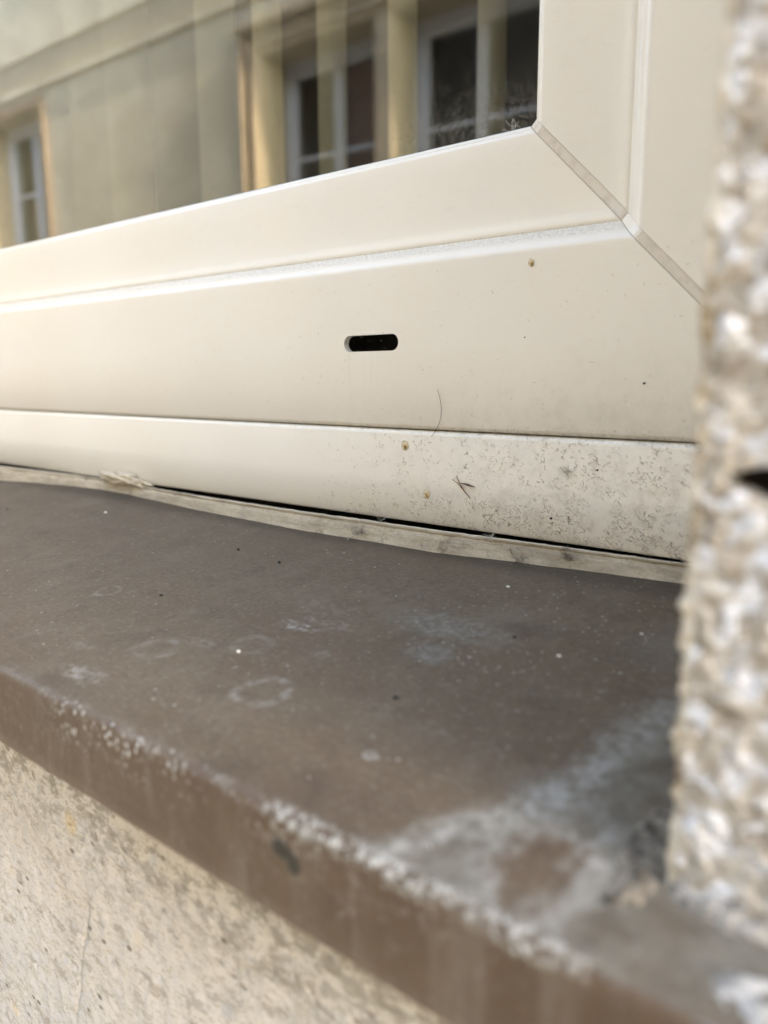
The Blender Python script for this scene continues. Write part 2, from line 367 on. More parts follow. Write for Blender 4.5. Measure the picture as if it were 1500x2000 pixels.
# ------------------------------------------------------------------ ground, street
ZG = -1.45
o = mesh('ground', *grid(lin(-150, 150, 30), lin(-150, 150, 30), lambda x, y: (x, y, ZG)), M['asphalt']); tag(o, kind='structure')
V, F = boxes([(-14, 10, -.85, -.152, ZG - .05, ZG + .12)]); o = mesh('pavement', V, F, plain('pavement_slab', (.30, .285, .26), .9, .15, 14)); tag(o, kind='structure')

# ------------------------------------------------------------------ the window
WL, WR, WB, WT = -.86, -.0955, .0422, 1.42       # front edge of the frame lip; unseen left side set in close for shade
def member(side, prof, seamw=.0016, k0=0):
    """sweep a closed profile [(n, y)] along one side of the lip rectangle, mitred, ending seamw short of each mitre"""
    V = []; s = seamw * math.sqrt(2) / 1.0
    for n_, y in prof:
        if side == 'bottom': V += [(WL - n_ + s, y, WB - n_), (WR + n_ - s, y, WB - n_)]
        if side == 'top': V += [(WL - n_ + s, y, WT + n_), (WR + n_ - s, y, WT + n_)]
        if side == 'right': V += [(WR + n_, y, WB - n_ + s), (WR + n_, y, WT + n_ - s)]
        if side == 'left': V += [(WL - n_, y, WB - n_ + s), (WL - n_, y, WT + n_ - s)]
    k = len(prof)
    F = [(2 * i, 2 * i + 1, 2 * ((i + 1) % k) + 1, 2 * ((i + 1) % k)) for i in range(k)]
    F += [tuple(2 * i for i in range(k))[::-1], tuple(2 * i + 1 for i in range(k))]
    return V, F
def seam(corner, prof, w=.0016, drop=.00028):
    V = []; s = w * math.sqrt(2) - .00016; k = len(prof)
    for n_, y in prof:
        yy = y + drop
        if corner == 'br': a, b = (WR + n_ - s, yy, WB - n_), (WR + n_, yy, WB - n_ + s)
        if corner == 'bl': a, b = (WL - n_ + s, yy, WB - n_), (WL - n_, yy, WB - n_ + s)
        if corner == 'tr': a, b = (WR + n_ - s, yy, WT + n_), (WR + n_, yy, WT + n_ - s)
        if corner == 'tl': a, b = (WL - n_ + s, yy, WT + n_), (WL - n_, yy, WT + n_ - s)
        c = ((a[0] + b[0]) / 2 , yy, (a[2] + b[2]) / 2)
        V += [a, b]
    F = [(2 * i, 2 * i + 1, 2 * ((i + 1) % k) + 1, 2 * ((i + 1) % k)) for i in range(k)]
    F += [tuple(2 * i for i in range(k))[::-1], tuple(2 * i + 1 for i in range(k))]
    return V, F
def arc(cx, cy, r, a0, a1, n=5): return [(cx + r * math.cos(R(a0 + (a1 - a0) * i / n)), cy + r * math.sin(R(a0 + (a1 - a0) * i / n))) for i in range(n + 1)]
# frame profile, n outward from the lip, y inward
FP = [(-.0058, .060), (-.0058, .0058)] + [(-.0050, .0050), (-.0036, .00352), (-.0028, .00264)] + [(-.0017, .00165), (-.0007, .00093), (.0002, .00042), (.0011, .00012), (.0021, .0)] + \
     [(.0300, -.0001), (.0610, .0)] + [(.0620, .0003), (.0626, .0012), (.0628, .0025), (.0628, .060)]
FPM = [0, 1, 1, 1, 0, 0, 0, 0, 0, 0, 0, 0, 0, 0, 0, 0]
SP = [(-.0418, .050), (-.0418, .0112)] + [(-.0414, .0103), (-.0407, .0095), (-.0400, .0090), (-.0396, .0090), (-.0391, .0086), (-.0382, .0082)] + \
     [(-.0300, .0079), (-.0160, .0074), (-.0110, .0071), (-.0090, .0067), (-.0075, .0062), (-.0063, .0060), (-.0059, .0062), (-.0059, .050)]
SPM = [0] * len(SP); SPM[13] = 1
win = thing('window', 'cream plastic window with mitred frame and a clear double pane above the brown sill', 'window', (-.70, .03, WB - .0628))
for sd_ in ('bottom', 'top', 'left', 'right'):
    V, F = member(sd_, FP); nm = 'frame_rail' if sd_ in ('bottom', 'top') else 'frame_stile'
    fm = FPM + [0, 0]
    o = mesh(nm, V, F, None, win, mats=[M['pvc'], M['pvc_dusty'] if sd_ == 'bottom' else M['pvc'], M['cavity']], fm=fm)
    if sd_ == 'bottom':
        rail = o; rail['label'] = 'cream bottom frame rail with one dark drain slot'
    V, F = member(sd_, SP); nm = 'sash_rail' if sd_ in ('bottom', 'top') else 'sash_stile'
    o2 = mesh(nm, V, F, None, win, mats=[M['pvc'], M['pvc_dusty'] if sd_ == 'bottom' else M['pvc']], fm=SPM + [0, 0])
    for q in (o, o2):
        for p in q.data.polygons: p.use_smooth = len(p.vertices) == 4
        q.data.set_sharp_from_angle(angle=R(40))
for c_ in ('br', 'bl', 'tr', 'tl'):
    for pr in (FP, SP):
        V, F = seam(c_, pr); o = mesh('weld_seam', V, F, None, win, mats=[M['weld'], M['pvc']], fm=[1 if (pr is FP and i < 8) else 0 for i in range(len(F))])
# drain slot: a rounded opening in the rail face with a hollow chamber behind
def slot_prism(xa, xb, za, zb, y0, y1):
    r = (zb - za) / 2; zc = (za + zb) / 2; P = []
    P += [(xb - r + r * math.cos(R(a)), zc + r * math.sin(R(a))) for a in range(-90, 91, 15)]
    P += [(xa + r + r * math.cos(R(a)), zc + r * math.sin(R(a))) for a in range(90, 271, 15)]
    k = len(P); V = [(x, y0, z) for x, z in P] + [(x, y1, z) for x, z in P]
    F = [tuple(range(k)), tuple(range(k, 2 * k))[::-1]] + [(i, k + i, k + (i + 1) % k, (i + 1) % k) for i in range(k)]
    return V, F
def boolean(o, V, F, mi=0):
    c = mesh('cutter', V, F, M['pvc'], None, mats=[M['pvc'], M['pvc'], M['cavity']], fm=[mi] * len(F))
    md = o.modifiers.new('b', 'BOOLEAN'); md.object = c; md.operation = 'DIFFERENCE'; md.solver = 'EXACT'
    bpy.context.view_layer.update()
    me = bpy.data.meshes.new_from_object(o.evaluated_get(bpy.context.evaluated_depsgraph_get()))
    o.modifiers.clear(); o.data = me; bpy.data.objects.remove(c)
bpy.context.view_layer.update()
boolean(rail, *box(-.235, -.168, .0028, .034, .001, .030), mi=2)
boolean(rail, *slot_prism(-.2171, -.1887, .0097, .0161, -.004, .01), mi=0)
# connection profile below the frame
PB, PT = -.0573, -.0209
pp = [(PT, .050), (PT, .0022), (PT - .0003, .0010), (PT - .0010, .0003), (PT - .0022, .0), (-.040, -.0002), (PB + .0008, .0), (PB, .0006), (PB, .0035), (PB + .001, .0035), (PB + .001, .05)]
V = [(x, y, z) for z, y in pp for x in (WL - .0628, -.0336)]; k = len(pp)
F = [(2 * i, 2 * i + 1, 2 * ((i + 1) % k) + 1, 2 * ((i + 1) % k)) for i in range(k)] + [tuple(2 * i for i in range(k))[::-1], tuple(2 * i + 1 for i in range(k))]
o = mesh('base_profile', V, F, M['pvc'], win); o['label'] = 'lower cream profile strip, speckled with grime at its right end'
for p in o.data.polygons: p.use_smooth = len(p.vertices) == 4
o.data.set_sharp_from_angle(angle=R(40))
# panes and seal
gx0, gx1, gz0, gz1 = WL + .0418, WR - .0418, WB + .0418, WT - .0418
for y0, nm in ((.0150, 'outer'), (.0350, 'inner')):
    V, F = box(gx0 - .006, gx1 + .006, y0, y0 + .004, gz0 - .006, gz1 + .006)
    o = mesh('pane', V, F, M['glass'], win)
V, F = boxes([(gx0 - .004, gx1 + .004, .0120, .0148, gz0 - .004, gz0 + .0004), (gx0 - .004, gx1 + .004, .0120, .0148, gz1 - .0004, gz1 + .004),
              (gx0 - .004, gx0 + .0004, .0120, .0148, gz0 + .0006, gz1 - .0006), (gx1 - .0004, gx1 + .004, .0120, .0148, gz0 + .0006, gz1 - .0006)])
mesh('glazing_seal', V, F, M['seal'], win)
V, F = boxes([(gx0, gx1, .0192, .0348, gz0 - .006, gz0 - .001), (gx0, gx1, .0192, .0348, gz1 + .001, gz1 + .006),
              (gx0 - .006, gx0 - .001, .0192, .0348, gz0, gz1), (gx1 + .001, gx1 + .006, .0192, .0348, gz0, gz1)])
mesh('pane_spacer', V, F, M['seal'], win)

# ------------------------------------------------------------------ room behind the window
V, F = boxes([(-3.2, 1.6, 3.60, 3.70, -1.2, 1.9), (-3.3, -3.2, .1, 3.7, -1.2, 1.9), (1.6, 1.7, .1, 3.7, -1.2, 1.9), (-3.3, 1.7, .1, 3.7, 1.9, 2.0),
              (-3.2, WL - .0628, .066, .10, -1.2, 1.9), (WR + .0628, 1.6, .066, .10, -1.2, 1.9), (WL - .0628, WR + .0628, .066, .10, WT + .0628, 1.9), (WL - .0628, WR + .0628, .066, .10, -1.2, WB - .0628)])
tag(mesh('room_walls', V, F, M['room']), kind='structure')
V, F = box(-3.2, 1.6, .1, 3.6, -1.3, -1.2); tag(mesh('room_floor', V, F, M['floorboards']), kind='structure')
bl = thing('vertical_blind', 'pale green vertical blind with half turned cloth strips hanging inside behind the pane', 'blind', (-.72, .29, -.2))
V, F = box(-1.36, -.08, .262, .302, 1.50, 1.54); mesh('head_rail', V, F, M['whitewood'], bl)
slat_me = {}
for k in range(-2, 13):
    x0 = -.333 - .08 * k + random.uniform(-.003, .003); b_ = .031 if k < 4 else (.054 if k == 4 else (.072, .078, .070, .082)[k % 4]); a_ = .005 if k < 4 else -.004
    us = [i / 6 for i in range(7)]
    def f(u, z, x0=x0, a_=a_, b_=b_): return (x0 + a_ * u + .0025 * math.sin(u * math.pi), .276 + b_ * u, z)
    V, F = grid(us, lin(-.19, 1.50, .3), f); n0 = len(V)
    V2 = [(v[0] + .0008, v[1], v[2]) for v in V]; F2 = [tuple(n0 + i for i in q[::-1]) for q in F]
    mesh('slat', V + V2, F + F2, M['blind'], bl, smooth=True)

# ------------------------------------------------------------------ window sill (folded sheet)
TS = math.tan(R(5)); Z0 = -.0641
def sz(y): return Z0 + TS * y
YF, YB = -.1535, .024
def sill_prof():
    P = [(y, sz(y)) for y in lin(YB, YF + .0042, .004)]
    r = .0032; cy = YF + r; cz = sz(YF + r) - r
    P += [(cy + r * math.cos(R(a)), cz + r * math.sin(R(a))) for a in (100, 115, 130, 145, 160, 172, 180)]
    P += [(YF, z) for z in lin(cz - .003, -.0992, .003)]
    P += [(YF + .0004, -.0999), (YF + .0014, -.1003), (YF + .0030, -.0999), (YF + .0060, -.0975)]
    return P
SPR = sill_prof()
xs = lin(WL - .07, -.62, .03)[:-1] + lin(-.62, .06, .004)
V = []
for x in xs:
    for i, (y, z) in enumerate(SPR):
        w = .00035 * noise.noise(Vector((x * 9, y * 14, 1))) + .00012 * noise.noise(Vector((x * 40, y * 40, 5)))
        V.append((x, y + (w if i > len(SPR) - 14 else 0), z + (w if i <= len(SPR) - 14 else 0)))
k = len(SPR); F = [(i * k + j, (i + 1) * k + j, (i + 1) * k + j + 1, i * k + j + 1) for i in range(len(xs) - 1) for j in range(k - 1)]
sill = mesh('window_sill', V, F, M['sill'], None, smooth=True, loc=(-.67, 0, -.1003))
sm = sill.modifiers.new('thickness', 'SOLIDIFY'); sm.thickness = .0014; sm.offset = -1 if sill.data.polygons[0].normal.z > 0 else 1
tag(sill, 'brown painted metal sill with folded front edge, water rings and whitish bloom', 'window sill')
# mortar bed the sheet lies on
V, F = box(-1.42, .2, -.1325, .10, -.13, -.0815); o = mesh('mortar_bed', V, F, M['mortar'], None, loc=(-.6, 0, -.13)); tag(o, kind='structure')
V, F = box(-1.42, .2, .0245, .060, -.08, -.0575); o = mesh('sill_backing', V, F, M['dark'], None, loc=(-.6, .04, -.08)); tag(o, kind='structure')

# ------------------------------------------------------------------ sealing strip between sill and window
SX = [(-1.39, -.004), (-.62, -.0150), (-.5087, -.0135), (-.4577, -.0058), (-.43, -.0022), (-.4008, -.0004), (-.38, -.0012), (-.3532, -.0036), (-.3035, -.0081), (-.2301, -.0109), (-.2015, -.0105), (-.1631, -.0107), (-.1231, -.0060), (-.0969, -.0030), (-.076, -.0014), (-.0336, -.0008)]
ST = [(-1.39, -.0572), (-.62, -.0560), (-.5087, -.0562), (-.4577, -.0571), (-.4008, -.0580), (-.3532, -.0582), (-.3035, -.0576), (-.2301, -.0570), (-.2015, -.0568), (-.1631, -.0566), (-.1231, -.0572), (-.0969, -.0577), (-.076, -.0579), (-.0336, -.0580)]
def interp(T, x):
    for (a, p), (b, q) in zip(T, T[1:]):
        if a <= x <= b:
            t = (x - a) / (b - a); t = t * t * (3 - 2 * t) * .5 + t * .5; return p + (q - p) * t
    return T[-1][1] if x > T[-1][0] else T[0][1]
V = []; xs = lin(WL - .063, -.62, .02)[:-1] + lin(-.62, -.0336, .0012); vv = [0, .08, .2, .35, .5, .65, .8, .9, .97]
for x in xs:
    y0 = interp(SX, x); zt = interp(ST, x) + .00022 * noise.noise(Vector((x * 160, 2, 0))) + .00018 * noise.noise(Vector((x * 500, 7, 0)))
    ring = []
    for t in vv:
        z = sz(y0) - .0006 + (zt - sz(y0) + .0006) * t
        y = y0 - .0008 * (1 - t) ** 2 + (.0006 if t == .8 else 0) + .00025 * noise.noise(Vector((x * 120, z * 500, 0)))
        ring.append((x, y, z))
    th = .0011
    ring.append((x, y0 + .0004, zt)); ring.append((x, y0 + th, zt - .0002)); ring.append((x, y0 + th + .0004, zt - .002)); ring.append((x, y0 + th + .0004, sz(y0) - .0006))
    V += ring
k = len(vv) + 4
F = [(i * k + j, (i + 1) * k + j, (i + 1) * k + (j + 1) % k, i * k + (j + 1) % k) for i in range(len(xs) - 1) for j in range(k)]
F += [tuple(range(k)), tuple(range((len(xs) - 1) * k, len(xs) * k))[::-1]]
o = mesh('sealing_strip', V, F, M['strip'], None, smooth=True, loc=(-.67, -.006, -.066))
o.data.set_sharp_from_angle(angle=R(50))
tag(o, 'dirty beige foam strip squeezed along the gap between window and sill', 'sealing strip')
# thin second lip running on the strip top
# torn sealant lump
def blobmesh(center, r, seed, amp=.35, scale=1.2, sub=3, squash=(1, 1, 1)):
    bm = bmesh.new(); bmesh.ops.create_icosphere(bm, subdivisions=sub, radius=1)
    for v in bm.verts:
        d = 1 + amp * noise.fractal(v.co * scale + Vector((seed, seed * .7, 0)), .7, 2, 4)
        v.co = Vector((v.co.x * r[0], v.co.y * r[1], v.co.z * r[2])) * d + Vector(center)
    V = [v.co.copy() for v in bm.verts]; F = [tuple(x.index for x in f.verts) for f in bm.faces]; bm.free(); return V, F
V, F = blobmesh((-.384, -.0024, -.0552), (.020, .0026, .0033), 3, .55, 1.9, 4)
V = [(x, y, z - .0012 * max(0, (x + .384) / .02)) for x, y, z in V]
o = mesh('sealant_lump', V, F, M['lump'], None, smooth=True, loc=(-.384, -.003, -.058)); tag(o, 'torn beige sealant lump bulging from the gap at the left', 'sealant')

# ------------------------------------------------------------------ our own house wall
YW = -.133
hw = thing('house_wall', 'roughcast masonry wall of the house, framing the window and reaching below the sill', 'wall', (-.6, -.02, ZG))
# right pier: fine displaced skin round the corner
XE = -.0332
sb = lin(-.060, -.0335, .0009) + lin(-.0330, -.0285, .00035) + lin(-.0275, .012, .0009) + lin(.02, .12, .02)   # corner sits at s = -.0338 .. -.031
def rough_pt(s, z):
    # s < XE: along the reveal going inwards; s > XE: along the outer face
    if s < XE: base = Vector((XE, YW + (XE - s) * 1.0, z)); nrm = Vector((-1, -.15, 0))
    else:
        t = min(1, (s - XE) / .003); base = Vector((s, YW + .0009 * (1 - t) ** 2, z)); nrm = Vector((-(1 - t) * .9, -1, 0)).normalized()
    d = .0006 * fbm((s, z, 1), 130, 4) + .0006 * fbm((s, z, 4), 420, 3) + .0005 * abs(noise.noise(Vector((s, z, .3)) * 260))
    # deep crack
    cz = -.0141 + .0015 * noise.noise(Vector((s * 200, 3, 1))); wdt = .0004 + .0022 * max(0, min(1, (s + .0292) / .0045))
    if s > -.0300: d -= .009 * min(1, 1.6 * max(0, 1 - abs(z - cz) / wdt)) * min(1, (s + .030) / .002)
    return base + nrm * d
zs_ = lin(1.5, .20, .13)[:-1] + lin(.20, .075, .003)[:-1] + lin(.075, -.0742, .00055) + [-.085]
V, F = grid(sb, zs_, lambda s, z: tuple(rough_pt(s, z)))
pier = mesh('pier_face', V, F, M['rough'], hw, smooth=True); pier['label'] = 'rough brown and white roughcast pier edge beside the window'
V, F = boxes([(XE + .003, 5.0, YW + .0135, .40, -.086, 4.4), (.121, 5.0, YW, .0, -.085, 4.4)]); mesh('pier', V, F, M['rough_far'], hw)
V, F = grid(lin(-.0735, 0.0005, .0049), [1.5, .5, 0, -.074], lambda y, z: (XE + .0018, YW + .0 + (y + .0735) * 1.80 , z))
mesh('reveal', V, F, M['rough_far'], hw)
# below the sill: fine render
def rend_pt(x, z):
    d = .0005 * fbm((x, z, 2), 50, 3) + .00025 * fbm((x * .7, z, 6), 300, 3) - .0006 * max(0, fbm((x, z, 9), 150, 3) - .25)
    cx = -.2086 - (-.166 - z) * .28 + .0018 * noise.noise(Vector((2, z * 130, 0))) + .0009 * noise.noise(Vector((2, z * 500, 0)))
    if z < -.160: d -= .0011 * max(0, 1 - abs(x - cx) / .0006)
    for px_, pz_, pr_ in ((-.2476, -.2036, .0012), (-.1324, -.1438, .0016), (-.16, -.139, .001), (-.20, -.135, .0012), (-.118, -.142, .001)):
        q = math.hypot(x - px_, z - pz_)
        if q < pr_: d -= .0018 * (1 - q / pr_)
    return (x, YW - d, z)
xa = lin(-1.5, -.32, .06)[:-1] + lin(-.32, -.045, .00085)[:-1] + lin(-.045, .12, .01)
za = [-.083] + lin(-.10, -.265, .00085)[:-1] + lin(-.265, -.45, .02)[:-1] + lin(-.45, ZG, .2)
V, F = grid(xa, za, rend_pt); o = mesh('base_render', V, F, M['render'], hw, smooth=True); o['label'] = 'pale fine mineral render below the sill'
V, F = boxes([(-14, -1.5, YW, .40, ZG, 4.4), (-1.5, .12, YW + .004, .40, ZG, -.086), (.1205, 5, YW + .001, .40, ZG, -.087), (-1.499, WL - .064, YW, .06, -.085, 1.50), (-1.5, .12, YW, .40, 1.49, 4.4)]); mesh('masonry', V, F, M['rough_far'], hw)

# mortar crust where the pier stands on the sheet
def crust(name, cx, cy, rx, ry, h, seed, mat, label, step=.0007, yrot=0):
    us = lin(-1, 1, 2 * step / (2 * rx)) if rx else []; vs = lin(-1, 1, 2 * step / (2 * ry))
    def f(u, v):
        x = cx + u * rx; y = cy + v * ry; e = max(0, 1 - (u * u + v * v) - .35 * noise.fractal(Vector((x, y, seed)) * 160, .6, 2, 3))
        z = sz(y) - .0006 + h * (min(1, e * 1.6) ** .6) * (.55 + .5 * fbm((x, y, seed), 330, 4))
        return (x, max(y, YF + .0008), z)
    V, F = grid(us, vs, f); o = mesh(name, V, F, mat, None, smooth=True, loc=(cx, cy, sz(cy))); return tag(o, label, 'mortar')
crust('mortar_crust', -.0375, -.1270, .0048, .0145, .0030, 4, M['mortar'], 'crumbly grey brown mortar crust at the foot of the pier on the sill')
crust('mortar_smear', -.0110, -.1462, .0120, .0066, .0017, 9, M['mortar_white'], 'whitish mortar smear on the sill end in front of the pier')

crust('mortar_fillet', -.0080, -.1338, .0285, .0036, .0030, 14, M['mortar_pale'], 'pale crumbly mortar fillet running along the base of the roughcast pier')

# ------------------------------------------------------------------ opposite house (seen mirrored in the pane)
oh = thing('opposite_house', 'cream house across the lane with framed windows, mirrored in the pane', 'house', (0, -4.468, ZG), -math.atan(.0423))
def L(name, V, F, mat, parent=oh, smooth=False): return mesh(name, [(x, y, z - ZG) for x, y, z in V], F, mat, parent, smooth, world=False)
OP = [(-9.36, -8.20, .70, 2.79), (-4.95, -3.81, .40, 2.50), (-3.655, -2.515, .40, 2.50), (1.4, 2.54, .40, 2.50)]
HT = 4.7
bx = []; prev = -16.
for (a, b, z0, z1) in OP:
    bx += [(prev, a, -.40, 0, ZG, 3.008), (a, b, -.40, 0, ZG, z0), (a, b, -.40, 0, z1, 3.008)]; prev = b
bx += [(prev, 9, -.40, 0, ZG, 3.008)]
V, F = boxes(bx); L('wall', V, F, M['facade'])
V, F = boxes([(-16, 9, -.40, -.02, 3.045, 3.29)]); L('frieze', V, F, M['band'])
V, F = boxes([(-16, 9, -.40, -.06, 3.008, 3.045)]); L('shadow_gap', V, F, M['brownblind'])
V, F = boxes([(-16, 9, -.40, .0, 3.29, HT)]); L('upper_wall', V, F, M['facade'])
V, F = boxes([(-16, 9, .002, .030, 2.935, 3.006)]); L('string_course', V, F, M['facade'])
V, F = boxes([(-16.2, 9.2, -.4, .07, HT, HT + .12)]); L('eaves', V, F, M['trim'])
V = [(-16.2, .10, HT + .12), (9.2, .10, HT + .12), (9.2, -4, HT + 2.8), (-16.2, -4, HT + 2.8), (-16.2, .10, HT + .2), (9.2, .10, HT + .2), (9.2, -4, HT + 2.9), (-16.2, -4, HT + 2.9)]
L('roof', V, [(0, 1, 2, 3), (4, 7, 6, 5), (0, 4, 5, 1), (1, 5, 6, 2), (2, 6, 7, 3), (3, 7, 4, 0)], M['rooftile'])
def architrave(x0, x1, z0, z1, slim=False):
    lst = []
    if slim:
        V, F = boxes([(x0 - .09, x0, .002, .018, z0, z1 + .09), (x1, x1 + .09, .002, .018, z0, z1 + .09), (x0, x1, .002, .018, z1, z1 + .09)]); L('architrave', V, F, M['slimtrim']); return
    for (i0, i1, pr) in ((.0, .050, .030), (.050, .070, .060), (.070, .125, .022), (.125, .150, .045), (.150, .175, .020), (.175, .200, .075)):
        lst += [(x0 - i1, x0 - i0, .002, pr, z0, z1 + i1), (x1 + i0, x1 + i1, .002, pr, z0, z1 + i1), (x0 - i0, x1 + i0, .002, pr, z1 + i0, z1 + i1)]
    lst += [(x0 - .26, x1 + .26, .002, .09, z1 + .205, z1 + .245)]
    V, F = boxes(lst); L('architrave', V, F, M['trim'])
architrave(-9.36, -8.20, .70, 2.79, True); architrave(-4.95, -2.515, .40, 2.50); architrave(1.4, 2.54, .40, 2.50)
V, F = boxes([(-3.808, -3.657, .002, .022, .40, 2.499)]); L('pilaster', V, F, M['trim'])
for wi, (a, b, z0, z1) in enumerate(OP):
    for q in ((a + .001, a + .012, -.25, -.001, z0, z1), (b - .012, b - .001, -.25, -.001, z0, z1)): L('jamb', *box(*q), M['jamb'])
    V, F = boxes([(a - .05, b + .05, -.05, .08, z0 - .06, z0 - .002)]); L('ledge', V, F, M['trim'])
    y0, y1 = -.31, -.25
    cx = (a + b) / 2; W_ = .075; S_ = .085
    fr = [(a + .012, a + .012 + W_, y0, y1, z0, z1), (b - .012 - W_, b - .012, y0, y1, z0, z1), (a + .012 + W_, b - .012 - W_, y0, y1, z1 - .065, z1), (a + .012 + W_, b - .012 - W_, y0, y1, z0, z0 + .06)]
    for s0, s1 in ((a + .012 + W_, cx - .001), (cx + .001, b - .012 - W_)):
        st = .062
        fr += [(s0, s0 + st - .03, y0 + .01, y1 - .012, z0 + .06, z1 - .065), (s1 - st + .03, s1, y0 + .01, y1 + .008, z0 + .06, z1 - .065),
               (s0 + st - .03, s1 - st + .03, y0 + .01, y1 - .012, z1 - .125, z1 - .065), (s0 + st - .03, s1 - st + .03, y0 + .01, y1 - .012, z0 + .06, z0 + .12)]
        hgt = (z1 - .125) - (z0 + .12)
        for q in (1, 2):
            zz = z0 + .12 + hgt * q / 3; fr += [(s0 + st - .03, s1 - st + .03, y0 + .015, y1 - .016, zz - .014, zz + .014)]
    V, F = boxes(fr); fo = L('window', V, F, M['whitewood'])
    gl = L('pane', *box(a + .07, b - .07, y0 + .024, y0 + .028, z0 + .05, z1 - .05), M['glass_far'], fo)
    V, F = boxes([(a + .02, b - .02, -1.5, -1.45, z0, z1), (a, a + .01, -1.5, -.401, z0, z1), (b - .01, b, -1.5, -.401, z0, z1), (a, b, -1.5, -.401, z1, z1 + .02), (a, b, -1.5, -.401, z0 - .02, z0)]); L('room_recess', V, F, M['dark'], fo)
    if wi == 1:
        for j in range(24):
            zz = z0 + .12 + j * .085
            V, F = box(cx + .02, b - .10, -.352, -.340, zz, zz + .078); L('blind_slat', V, F, M['brownblind'], fo)

# ------------------------------------------------------------------ small things on the frame
def curve(name, pts, rad, mat, label, cat, sides=6, **k):
    V, F = tube(pts, rad, sides); o = mesh(name, V, F, mat, None, smooth=True, loc=pts[0]); return tag(o, label, cat, **k)
P = []
for i in range(15):
    t = i / 14; P.append((-.1699 + .0034 * math.sin(t * 2.4) - .0052 * t ** 2.4 + .0003 * t, -.0004 - .0006 * math.sin(t * math.pi), -.0051 - .0178 * t))
curve('hair', P, [.00004 + .00005 * math.sin(min(1, .2 + i / 10) * 1.57) for i in range(15)], M['hair'], 'single dark curved hair stuck to the lower frame rail', 'hair')
nd = thing('dry_needle', 'dry brown forked plant needle stuck on the grimy lower profile', 'needle', (-.1544, -.0008, -.0452))
for pts, r0 in (([(-.1607, -.0006, -.0373), (-.1590, -.001, -.0398), (-.1568, -.0011, -.0425), (-.1544, -.0006, -.0452)], .00022),
                ([(-.1628, -.0005, -.0386), (-.1600, -.001, -.0398), (-.1575, -.001, -.0420), (-.1550, -.0004, -.0446)], .00014)):
    V, F = tube(pts, [r0 * .4, r0, r0, r0 * .5]); mesh('spike', V, F, M['needle'], nd, smooth=True)
V, F = tube([(-.1586, -.0009, -.0398), (-.1562, -.0012, -.0399), (-.1545, -.0013, -.0402), (-.1522, -.0009, -.0407)], [.00012, .00036, .00042, .0001]); mesh('husk', V, F, M['needle'], nd, smooth=True)
for (x, z, r, lab) in ((-.1853, -.0271, .0017, 'small amber resin drop on the clean part of the lower profile'), (-.1747, -.0455, .0016, 'brown centred resin drop low on the profile left of the dry needle'), (-.1317, .0372, .0011, 'tiny yellowish resin spot near the top of the frame rail')):
    t_ = thing('resin_drop', lab, 'resin drop', (x, 0, z), group='resin drops on the window frame')
    V, F = blobmesh((x, -.0002, z), (r, .0003, r * 1.15), x * 90, .30, 1.5, 3); mesh('film', V, F, M['resin_pale'], t_, smooth=True)
    V, F = blobmesh((x + .0002, -.0004, z - .0003), (r * .42, .0004, r * .5), x * 50, .5, 1.8, 3); mesh('core', V, F, M['resin'], t_, smooth=True)
def scraggle(V, F, x, y, z, ln, ang, r, curl, plane='y', n=5):
    pts = []; a = ang; px, pz = x, z
    for i in range(n):
        q = random.uniform(-.3, .3)
        pts.append((px, y - abs(random.gauss(0, .00008)), pz) if plane == 'y' else (px, pz, sz(pz) + .0002 + abs(random.gauss(0, .0001))))
        px += math.cos(a) * ln / n; pz += math.sin(a) * ln / n; a += curl + q
    v, f = tube(pts, r, 3); k = len(V); V += v; F += [tuple(i + k for i in q) for q in f]
# soot fibres and specks on the profile (nobody could count them)
V, F = [], []; cnt = 0
while cnt < 2400:
    x = random.uniform(-.27, -.052); z = random.uniform(-.0570, -.0212)
    low = (-.0212 - z) / .036
    p = max(0, min(1, (x + .235) / .11)) * (.25 + .75 * low) + .25 * max(0, low - .75) * 4 * max(0, min(1, (x + .30) / .1)) + (.5 if z > -.0235 and x > -.14 else 0)
    p *= max(.04, min(1, .5 + 1.9 * noise.fractal(Vector((x, z, 0)) * 110, .6, 2, 3)))
    if random.random() > p: continue
    cnt += 1
    ln = random.choice((.0004, .0007, .0011, .0015, .0020, .0026)) * random.uniform(.6, 1.2)
    an = random.gauss(-.25, .55) + (math.pi if random.random() < .5 else 0)
    scraggle(V, F, x, -.00012, z, ln, an, random.uniform(.00003, .00007), random.gauss(0, .5))
for i in range(330):
    x = random.uniform(-.42, -.075); z = random.uniform(-.0195, .038); ln = random.uniform(.0003, .0020)
    if random.random() > .25 + max(0, (x + .3) * 3) : continue
    scraggle(V, F, x, -.00005, z, ln, random.gauss(-.6, .8), random.uniform(.00003, .00006), random.gauss(0, .4))
for i in range(90):
    x = random.uniform(-.15, -.05); scraggle(V, F, x, -.00005, random.uniform(-.0205, -.0175), random.uniform(.0003, .001), random.gauss(0, .5), .00006, .2)
o = mesh('soot_fibres', V, F, M['fibre'], None, loc=(-.15, 0, -.04)); tag(o, 'fine dark soot fibres and hairs stuck to the lower right of the frame', 'dirt', kind='stuff')
